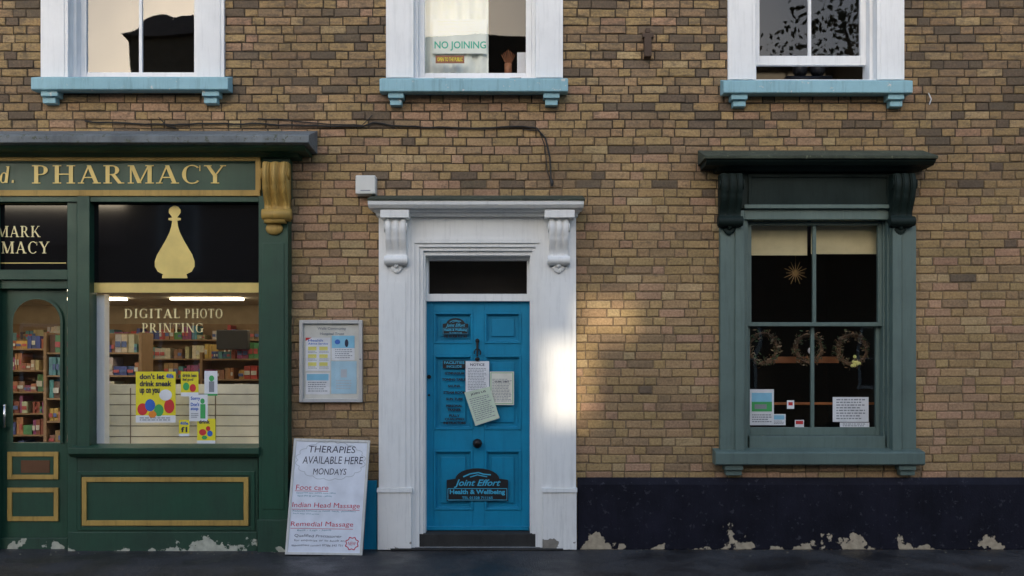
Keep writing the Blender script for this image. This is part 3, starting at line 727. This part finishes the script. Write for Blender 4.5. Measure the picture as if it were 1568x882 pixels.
for r_ in((-4,101,311,312.5),(-4,101,402,403.5)): gd2b.box(*r_,.015,.0235)
serif_text(sl,rmap(-22,62,346,363,.024),"NMARK",0,0,1,1,0); serif_text(sl,rmap(-70,76,370,388,.024),"PHARMACY",0,0,1,1,0)
d=-.01; dl=ph.p('shop_door_leaf',GREEN,.0)
gx0,gx1,gt,gbm=20,92,458,678; cx=(gx0+gx1)/2; rx=(gx1-gx0)/2; ry=34
arch=[(cx+rx*math.cos(math.radians(t)),gt+ry-ry*math.sin(math.radians(t))) for t in range(0,181,12)]
top=442
def ring(off0,off1,inner,outer):
    n=len(inner)
    vs=[P(x,y,off1) for x,y in inner]+[P(x,y,off1) for x,y in outer]+[P(x,y,off0) for x,y in inner]
    fs=[(i,i+1,n+i+1,n+i) for i in range(n-1)]+[(i,2*n+i,2*n+i+1,i+1) for i in range(n-1)]
    dl.add(vs,fs)
ring(-.06,d,[(gx1,gbm)]+arch+[(gx0,gbm)],[(103,gbm)]+[(min(103,max(-6,cx+(x-cx)*1.75)),top if y<gt+ry-2 else y) for x,y in arch]+[(-6,gbm)])
ring(-.03,.012,[(gx1,gbm)]+arch+[(gx0,gbm)],[(gx1+4,gbm)]+[(cx+(rx+4)*math.cos(math.radians(t)),gt+ry-(ry+4)*math.sin(math.radians(t))) for t in range(0,181,12)]+[(gx0-4,gbm)])
gr.box(-6,103,gbm,824,-.07,-.01)
for c,d2 in((692,734),(747,798)):
    gd.frame(11,89,c,d2,7,-.02,.006); gr.box(18,82,c+7,d2-7,-.02,-.004)
ph.p('mail_slot',flat('brass_letterplate',(.18,.09,.05),.4,.6)).box(32,76,705,724,-.01,.0)
ph.p('shop_glass',GL).add([P(14,450,-.04),P(98,450,-.04),P(98,684,-.04),P(14,684,-.04)],[(0,1,2,3)])
hn=ph.p('door_handle',flat('steel',(.7,.7,.68),.25,1),0,True); hn.tube([P(7,621,-.01),P(7,621,.05),P(7,653,.05),P(7,653,-.01)],.012,10)
gb.box(-6,103,824,846,-.1,.02)
gb.box(LX,-24.5,699,846,-.02,.087); gd.frame(-300,-45,731,805,7,.08,.112); gr.box(LX,-24,684,699,-.02,.15)
ph.p('shop_glass',GL).add([P(LX,309,.02),P(-24,309,.02),P(-24,684,.02),P(LX,684,.02)],[(0,1,2,3)])
gr.box(LX,LX+40,303,846,-.02,.12); gr.box(-330,-312,303,690,-.02,.12)
wt=ph.p('white_column',WHITE,.003); wt.box(136,160,450,684,-.12,-.02)
it=ph.p('shop_interior_walls',ROOMW); zc=2.47; X0,X1=-8.0,PX(445)
it.wbox(X0,X1,0,zc,5.2,5.3); it.wbox(X0-.1,X0,0,zc,.05,5.3); it.wbox(X1,X1+.05,0,zc,.02,5.3)
ph.p('shop_ceiling',CEIL).wbox(X0,X1,zc,zc+.08,.04,5.3)
ph.p('shop_floor',FLOORM).wbox(X0,X1,.0,.06,.03,5.3)
tb=ph.p('lit_ceiling_lamps',TUBE)
for x in(-6.9,-5.4,-3.9,-2.6):
    for y in(.75,2.2,3.7): tb.wbox(x-.45,x+.45,zc-.03,zc-.005,y-.07,y+.07)
sw_=ph.p('slatwall_display',CREAMW)
zz=PZ(684,-.3); ztop=PZ(594,-.3)
while zz<ztop-.02:
    sw_.wbox(PX(158,-.3),PX(400,-.3),zz,zz+.088,.30,.32); zz+=.096
sk=ph.p('slatwall_back',flat('slat_groove',(.25,.19,.12),.8)); sk.wbox(PX(158,-.3),PX(400,-.3),PZ(684,-.3),ztop-.015,.321,.33)
sk.wbox(PX(200,-.3)-.004,PX(200,-.3)+.004,PZ(684,-.3),ztop,.295,.30); sk.wbox(PX(330,-.3)-.004,PX(330,-.3)+.004,PZ(684,-.3),PZ(570,-.3),.295,.30)
ph.p('window_bed',CREAMW).wbox(PX(120),PX(410),PZ(684)-.02,PZ(684),.02,.33)
sh=ph.p('shop_shelving',flat('shelf_wood',(.30,.19,.10),.6)); pr=ph.p('shelf_products',PRODM); rp=random.Random(11)
COL=[(.5,.06,.05),(.07,.1,.3),(.6,.55,.45),(.6,.42,.1),(.1,.28,.12),(.45,.22,.1),(.6,.55,.48),(.3,.08,.2),(.12,.3,.36),(.35,.2,.1),(.5,.4,.25),(.12,.07,.05),(.25,.14,.08),(.3,.1,.06)]
def shelving(xa,xb,y,z0,z1,pitch,dep=.3):
    z=z0
    sh.wbox(xa,xb,z0-.05,z1,y+dep,y+dep+.02)
    for xx in (xa,xb): sh.wbox(xx-.015,xx+.015,0,z1,y-.01,y+dep)
    while z<z1-.05:
        sh.wbox(xa,xb,z-.018,z,y-.005,y+dep)
        x=xa+.03
        while x<xb-.06:
            w=.025+rp.random()*.05; n=rp.randint(1,3); h=min(pitch-.05,.06+rp.random()*.15); c=rp.choice(COL)
            if rp.random()<.12: x+=w; continue
            for _ in range(n):
                if x+w>xb-.02: break
                pr.wbox(x,x+w-.004,z+.001,z+h,y+.01+rp.random()*.03,y+dep-.02,tuple(v*(.8+.3*rp.random()) for v in c))
                if rp.random()<.7: pr.wbox(x+.004,x+w-.008,z+h*.3,z+h*.62,y+.006,y+.0095,rp.choice([(.6,.6,.55),(.5,.1,.1),(.1,.15,.35)]))
                x+=w
        z+=pitch
shelving(-7.9,-2.05,4.85,.35,2.2,.27)
shelving(-4.9,-3.9,1.6,.3,1.95,.24)
shelving(-3.5,-2.1,2.3,.3,1.75,.23)
shelving(-7.3,-5.3,2.6,.3,1.9,.25)
shelving(-2.75,-2.0,3.6,.3,1.95,.25)
ct=ph.p('counter_till',flat('till_grey',(.04,.04,.045),.5),.01); ct.wbox(-3.3,-2.95,1.78,2.0,2.2,2.3); ct.wbox(-2.7,-2.4,1.76,1.95,2.5,2.6)
ph.finish()
DG=.022
poster('health_poster',rmap(208,269,569,647,DG+.012),YELLOW,[(PAPER,0,.86,1,1),(RED,'c',.17,.74,.13,.12),(BLUEP,'c',.36,.66,.13,.12),(GREENP,'c',.58,.76,.12,.12),(RED,'c',.84,.68,.13,.14),(PAPER,'c',.75,.46,.16,.11),(ORANGE,'c',.42,.84,.1,.07),(GREY,'w',.1,.9,.9,.98,2)],[(INKD,"don't let",.1,.04,.72,.15),(INKD,"drink sneak",.1,.18,.9,.29),(INKD,"up on you",.1,.33,.6,.46),(BLUEP,"4life",.76,.04,.95,.13)],1)
poster('health_poster',rmap(277,304,569,607,DG+.012),YELLOW,[(PAPER,0,.84,1,1),(GREENP,'c',.3,.6,.18,.16),(RED,'c',.68,.66,.18,.16)],[(INKD,"drink less",.1,.08,.9,.22),(INKD,"feel good",.1,.26,.7,.4)],2)
poster('health_leaflet',rmap(313,333,568,606,DG+.012),PAPER,[(GREENP,'c',.55,.3,.2,.12),(GREY,.35,.42,.75,.85),(GREENP,.0,.92,1,1)],[],3)
poster('health_leaflet',rmap(290,318,604,645,DG+.014),PAPER,[(GREENP,'c',.72,.25,.12,.1),(GREENP,.6,.36,.88,.9),(GREY,'w',.1,.7,.5,.9,3)],[(BLUEP,"Sorry",.08,.08,.6,.24),(BLUEP,"Don't",.08,.3,.55,.44),(BLUEP,"stop",.08,.48,.5,.62)],4)
poster('health_leaflet',rmap(274,290,643,668,DG+.012),YELLOW,[(PAPER,0,.84,1,1)],[(BLUEP,"4life",.1,.1,.9,.3),(INKD,"f1",.2,.42,.8,.75)],5)
poster('health_leaflet',rmap(302,330,641,679,DG+.012),YELLOW,[(PAPER,0,.88,1,1),(RED,'c',.3,.55,.2,.13),(BLUEP,'c',.7,.6,.15,.12),(RED,'c',.6,.4,.12,.1),(GREENP,'c',.4,.76,.15,.08)],[(INKD,"drink",.1,.05,.7,.2)],6)
# ================================================================ alarm box etc
g=Group('security_alarm_box'); q=g.p('casing',BEIGEPL,.012); q.box(544,575,268,297,.0,.10)
g.p('base_plate',BEIGEPL,.004).box(547,577,271,300,-.005,.02); q2=g.p('vents',GREY); q2.box(552,567,291,292.5,.09,.1015); g.finish()
g=Group('iron_wall_vent'); q=g.p('body',paint('rusty_iron',(.09,.055,.035),.7,.4,.3,.4),.006); q.box(987,998,56,86,0,.07); q.box(984,1001,50,57,0,.05); q.box(989,996,42,50,0,.04); g.finish()
g=Group('wall_hook'); q=g.p('hook',PAPER,0,True); q.tube([P(1422,143,.0),P(1422,143,.03),P(1426,152,.03),P(1423,160,.02)],.005,6); g.finish()
g=Group('notice_board'); g.p('frame',ALU,.003).frame(458,554.5,490,616,5.5,-.005,.05)
g.p('backboard',flat('board_cream',(.66,.64,.57),.7)).box(463,550,495,611,0,.02)
PYEL=flat('pale_yellow_print',(.72,.66,.16),.6)
def pin(a,b,c,d_,mat,off,draw):
    MM=rmap(a,b,c,d_,.0215+off); g.p('notice_'+mat.name,mat).mslab(MM,0,.0008); draw(MM)
g.p('heading',GREY).mtext(rmap(486,530,501,506,.022),"Wells Community",0,0,1,1,.001,.02); g.p('heading',GREY).mtext(rmap(490,527,509,514,.022),"Hospital Trust",0,0,1,1,.001,.02)
def d1(MM):
    g.p('print_b',BLUEP).mtext(MM,"Health",.1,.05,.7,.12,.0012,.02); g.p('print_b',BLUEP).mtext(MM,"Advice Service",.1,.15,.9,.21,.0012,.02)
    for (u,v) in((.1,.27),(.55,.27),(.1,.5),(.55,.5),(.1,.74),(.55,.74)): g.p('print_y',PYEL).mrect(MM,u,v,u+.34,v+.11,.0012); g.p('print_g',GREY).mwords(MM,u,v+.13,u+.38,v+.21,2,.0012,int(u*9),.4)
    g.p('print_r',RED).mpoly(MM,[(.0,.0),(.25,.0),(.0,.10)],.0014)
pin(468,506,517,568,PAPER,0,d1)
def d2(MM):
    g.p('print_c',CYAN).mrect(MM,0,0,1,.5,.001); g.p('print_bb',BLUEP).mdisc(MM,.25,.25,.12,.1,.0014); g.p('print_k',GREY).mwords(MM,.15,.55,.9,.95,5,.0012,4,.4); g.p('print_w',INKD).mdisc(MM,.65,.3,.08,.16,.0014)
pin(508,543,514,552,PAPER,.001,d2)
def d3(MM): g.p('print_c3',LGREY).mrect(MM,.38,.25,.62,.5,.001); g.p('print_k3',LGREY).mwords(MM,.2,.58,.8,.9,4,.0012,7,.4)
pin(507,546,553,603,flat('pale_blue_paper',(.42,.62,.72),.7),.001,d3)
def d4(MM): g.p('print_c4',CYAN).mrect(MM,.05,.05,.95,.35,.001); g.p('print_k4',GREY).mwords(MM,.1,.42,.9,.92,5,.0012,9,.4)
pin(468,505,571,604,PAPER,0,d4)
g.p('cover_glass',glass('noticeboard_glass',.05)).add([P(463,495,.035),P(550,495,.035),P(550,611,.035),P(463,611,.035)],[(0,1,2,3)])
g.p('lock',IRON).cyl(P(551.5,550,.05),P(551.5,550,.056),.006,8)
g.finish()
# ================================================================ sandwich board
g=Group('sandwich_board'); M=qmap((451,672,.12),(566,675,.12),(554,850.5,.30),(437,849,.30))
g.p('panel',BOARD).mslab(M,-.012,0,.0,.0,1,1)
f=g.p('frame',paint('board_frame',(.62,.60,.56),.5,.2,.2,.1),.002)
for r_ in((-.005,-.004,.028,1.0),(.972,-.004,1.005,1.0),(.028,-.004,.972,.018),(.028,.98,.972,1.0)): f.mslab(M,-.02,.008,*r_)
M2=qmap((451,672,.115),(566,675,.115),(556,846,.09),(439,845,.09))
g.p('rear_leaf',WOOD).mslab(M2,-.015,0)
kd=g.p('writing_black',INKD); kr=g.p('writing_red',INKR); kb=g.p('writing_teal',INKB)
ln=[(kd,"THERAPIES",.20,.055,.82,.115,.1),(kd,"AVAILABLE HERE",.13,.15,.93,.215,.1),(kd,"MONDAYS",.28,.255,.72,.31,.1),
 (kr,"Foot care",.07,.40,.50,.445,.05),(kb,"General foot care - toenails, corns, callous",.08,.462,.60,.478,.1),(kb,"hard skin & verrucas - advice",.1,.487,.55,.502,.1),
 (kr,"Indian Head Massage",.04,.552,.93,.607,.05),(kb,"Relieves tension in head, neck, shoulders",.05,.618,.88,.634,.1),(kb,"back pain and stress",.06,.642,.40,.656,.1),
 (kr,"Remedial Massage",.04,.718,.86,.77,.05),(kb,"Back - Legs - Neck",.13,.785,.58,.803,.1),
 (kd,"Qualified Practitioner",.10,.825,.72,.852,.1),(kd,"for enquiries or to book an",.10,.868,.76,.89,.1),(kd,"appointment contact 07786 542 731",.07,.91,.74,.932,.1)]
for q,t,u0,v0,u1,v1,shr in ln:
    rr=random.Random(len(t)); dv=(rr.random()-.5)*.012
    vs,fs=textdata(t,0,shr)
    q.add([M(u0+(u1-u0)*a,v0+(v1-v0)*b+dv*a+.002*math.sin(a*19),.0015) for a,b in vs],fs)
kr.mrect(M,.06,.452,.50,.456,.0013); kr.mrect(M,.04,.611,.93,.615,.0013); kr.mrect(M,.04,.775,.86,.779,.0013)
def stroke(q,pts,th,off=.0013):
    for (u0,v0),(u1,v1) in zip(pts[:-1],pts[1:]):
        dx=(u1-u0);dy=(v1-v0)*1.5;L=math.hypot(dx,dy)+1e-6;nx=-dy/L*th;ny=dx/L*th/1.5
        q.mpoly(M,[(u0-nx,v0-ny),(u0+nx,v0+ny),(u1+nx,v1+ny),(u1-nx,v1-ny)],off)
cloud=[]
for i in range(73):
    a=2*math.pi*i/72; k=1+.09*abs(math.sin(a*9)); cloud.append((.5+.44*k*math.cos(a)*.98,.185-.158*k*math.sin(a)))
stroke(g.p('writing_grey',LGREY),cloud,.004)
hr=[(.86+.07*math.cos(2*math.pi*i/16)*(1+.3*(i%2)),.9+.045*math.sin(2*math.pi*i/16)*(1+.3*(i%2))) for i in range(17)]
stroke(kr,hr,.006); kr.mtext(M,"NEW",.81,.885,.91,.915,.0016,0)
g.finish()
# ================================================================ cables
g=Group('overhead_cable'); q=g.p('wire',CABLE,0,True)
def cab(pts,r,d=.02,seed=0):
    rr=random.Random(seed); out=[]
    for (x0,y0),(x1,y1) in zip(pts[:-1],pts[1:]):
        n=max(2,int(math.hypot(x1-x0,y1-y0)/12))
        for i in range(n):
            t=i/n; out.append(P(x0+(x1-x0)*t,y0+(y1-y0)*t+rr.uniform(-.8,.8),d))
    out.append(P(*pts[-1],d)); q.tube(out,r,6)
cab([(130,186),(180,188),(250,191),(330,189),(400,190),(480,193),(555,194),(572,188),(600,192),(660,195),(740,196),(800,193),(822,196),(835,212),(842,240),(844,285)],.0075,.02,1)
cab([(395,181),(440,184),(500,190),(555,192)],.005,.018,2)
cab([(800,198),(826,201),(834,222),(838,262),(845,283)],.004,.016,3)
cab([(243,180),(255,193),(270,196)],.005,.018,4); cab([(553,193),(558,188),(570,176)],.004,.018,5)
q.ball(P(845,280,.02),.02,.8,.6,1.5); g.finish()
bld.finish()
# ================================================================ ground
def sheet(name,x0,x1,y0,y1,z,mat):
    me=bpy.data.meshes.new(name); me.from_pydata([(x0,y0,z),(x1,y0,z),(x1,y1,z),(x0,y1,z)],[],[(0,1,2,3)]); me.materials.append(mat)
    o=bpy.data.objects.new(name,me); scene.collection.objects.link(o); return o
sheet('ground',-300,300,-300,300,-.13,asphalt('ground_tarmac',(.05,.05,.048),False)); sheet('road',-150,150,-11,-2.15,-.126,ROAD)
g=Group('pavement'); g.p('footway',PAVE).wbox(-60,60,-.12,0,-2.0,.3); g.p('kerb',KERB,.01).wbox(-60,60,-.12,.004,-2.15,-2.002)
g.finish()
g=Group('pavement'); g.p('footway',PAVE).wbox(-60,60,-.12,0,-17.9,-11.15); g.p('kerb',KERB,.01).wbox(-60,60,-.12,.004,-11.148,-11.0); g.finish()
g=Group('leaf_litter'); q=g.p('flakes_and_leaves',LEAFM); rl=random.Random(21)
for k in range(520):
    x=rl.uniform(-5,5.2); y=-.06-abs(rl.gauss(0,.06 if rl.random()<.75 else .5))
    if x<-1.9: y-=.10
    if -1.05<x<.35 and y>-.12: y-=.1
    s_=rl.uniform(.004,.014); a=rl.random()*6.28; u=Vector((math.cos(a),math.sin(a),.15))*s_; v=Vector((-math.sin(a),math.cos(a),.1))*s_*.6; p0=Vector((x,y,.006))
    q.add([p0-u,p0+v,p0+u,p0-v],[(0,1,2,3)],rl.choice([(.16,.11,.06),(.10,.08,.05),(.3,.27,.2),(.12,.06,.03)]))
g.finish()
# ================================================================ opposite terrace, unseen: tall block added to keep sun off the facade
EL=math.radians(18); AZ=math.radians(12)
op=Group('opposite_terrace_sun_blocker'); ow=op.p('front_walls',OPPB); Y=-18.0; HT=11.1
KX=18*math.tan(AZ); KZ=18/math.cos(AZ)*math.tan(EL)
def blocker_wall(x0,x1,z0,z1): ow.wbox(x0,x1,z0,z1,Y-.3,Y)
xa=.24-KX; xb=.72-KX; xc=1.06-KX; xm=.54-KX; za=1.08+KZ; zb_=1.84+KZ; zc_=1.89+KZ; zd=2.26+KZ
blocker_wall(-11,xa,0,HT); blocker_wall(xc,3,0,HT); blocker_wall(xa,xc,0,za); blocker_wall(xb,xc,za,zb_); blocker_wall(xa,xm,zc_,HT); blocker_wall(xm,xc,zd,HT)  # walls leave a stepped slit shaped to cast the sun patch by the door
ow.wbox(-11,-7,0,HT,Y-8,Y-.3); ow.wbox(.5,3,0,HT,Y-8,Y-.3)
LH=5.0
ow.wbox(-40,-11.01,0,LH,Y-8,Y); ow.wbox(3.01,40,0,LH,Y-8,Y)
rf=op.p('roofs',TILE)
rf.prof(-11.1,-7,[(17.8,HT),(26.2,HT),(22,HT+2.2)]); rf.prof(.5,3.1,[(17.8,HT),(26.2,HT),(22,HT+2.2)])
rf.prof(-40,-11.02,[(17.8,LH),(26.2,LH),(22,LH+1.8)]); rf.prof(3.12,40,[(17.8,LH),(26.2,LH),(22,LH+1.8)])
wn=op.p('window_frames',WHITE); gg=op.p('window_panes',flat('opposite_pane',(.03,.035,.04),.08))
for x in range(-38,38,4):
    if -5.5<x+.5<-1: continue
    for zb in(.9,4.3,7.6):
        if zb>1 and (x<-10.9 or x>1.8): continue
        wn.wbox(x,x+1.1,zb,zb+1.9,Y,Y+.05); gg.wbox(x+.1,x+1.0,zb+.1,zb+1.8,Y+.04,Y+.055); wn.wbox(x+.1,x+1.0,zb+.93,zb+.97,Y+.05,Y+.06)
op.finish()
g=Group('street_tree'); rt=random.Random(5); bark=g.p('trunk_and_limbs',paint('bark',(.07,.05,.035),.9,.4,.3,.8),0,True); lv=g.p('foliage',LEAFM)
base=Vector((9.6,-14.5,-.02)); topv=base+Vector((.2,0,4.2)); bark.cyl(base,topv,.28,12,.2)
tips=[]
for i in range(11):
    a=i*2.4; L=rt.uniform(2.4,4.2); e=topv+Vector((math.cos(a)*L*.75,math.sin(a)*L*.6,L*rt.uniform(.6,1.5)))
    m_=topv.lerp(e,.5)+Vector((0,0,.25)); bark.cyl(topv-Vector((0,0,.3)),m_,.13,8,.08); bark.cyl(m_,e,.08,8,.03); tips+=[e,m_.lerp(e,.5)]
for c in tips+[topv+Vector((rt.gauss(0,1.4),rt.gauss(0,1.2),rt.uniform(1.5,6.5))) for _ in range(16)]:
    sh_=rt.uniform(.6,1.3)
    for k in range(260):
        p0=c+Vector((rt.gauss(0,.62),rt.gauss(0,.62),rt.gauss(0,.5)))
        u=Vector((rt.gauss(0,1),rt.gauss(0,1),rt.gauss(0,1))).normalized(); v=u.orthogonal().normalized()
        s_=rt.uniform(.05,.10); lv.add([p0-u*s_,p0+v*s_*.6,p0+u*s_,p0-v*s_*.6],[(0,1,2,3)],tuple(q_*sh_ for q_ in (.085,.075,.03)))
g.finish()
# ================================================================ light, sky, camera
sun=bpy.data.lights.new('sun','SUN'); sun.energy=3.6; sun.angle=math.radians(.8); sun.color=(1,.87,.68)
so=bpy.data.objects.new('sun',sun); scene.collection.objects.link(so)
so.rotation_euler=Vector((math.sin(AZ)*math.cos(EL),math.cos(AZ)*math.cos(EL),-math.sin(EL))).to_track_quat('-Z','Y').to_euler()
so.location=(-5,-30,20)
w=bpy.data.worlds.new('World'); scene.world=w; w.use_nodes=True; nt=w.node_tree
sky=nt.nodes.new('ShaderNodeTexSky'); sky.sky_type='NISHITA'; sky.sun_disc=False; sky.sun_elevation=EL; sky.sun_rotation=math.pi+AZ
sky.air_density=1.0; sky.dust_density=2.0; sky.ozone_density=1.5
nt.links.new(sky.outputs[0],nt.nodes['Background'].inputs[0]); nt.nodes['Background'].inputs[1].default_value=.37
cam=bpy.data.cameras.new('camera'); co=bpy.data.objects.new('camera',cam); scene.collection.objects.link(co)
co.location=(0,-D,CZ); co.rotation_euler=(math.radians(90),0,0)
cam.sensor_width=36; cam.lens=36*D*S/1568; cam.shift_y=119/1568; cam.clip_end=1000; cam.clip_start=.05
scene.camera=co
scene.view_settings.view_transform='Standard'; scene.view_settings.look='None'; scene.view_settings.exposure=0
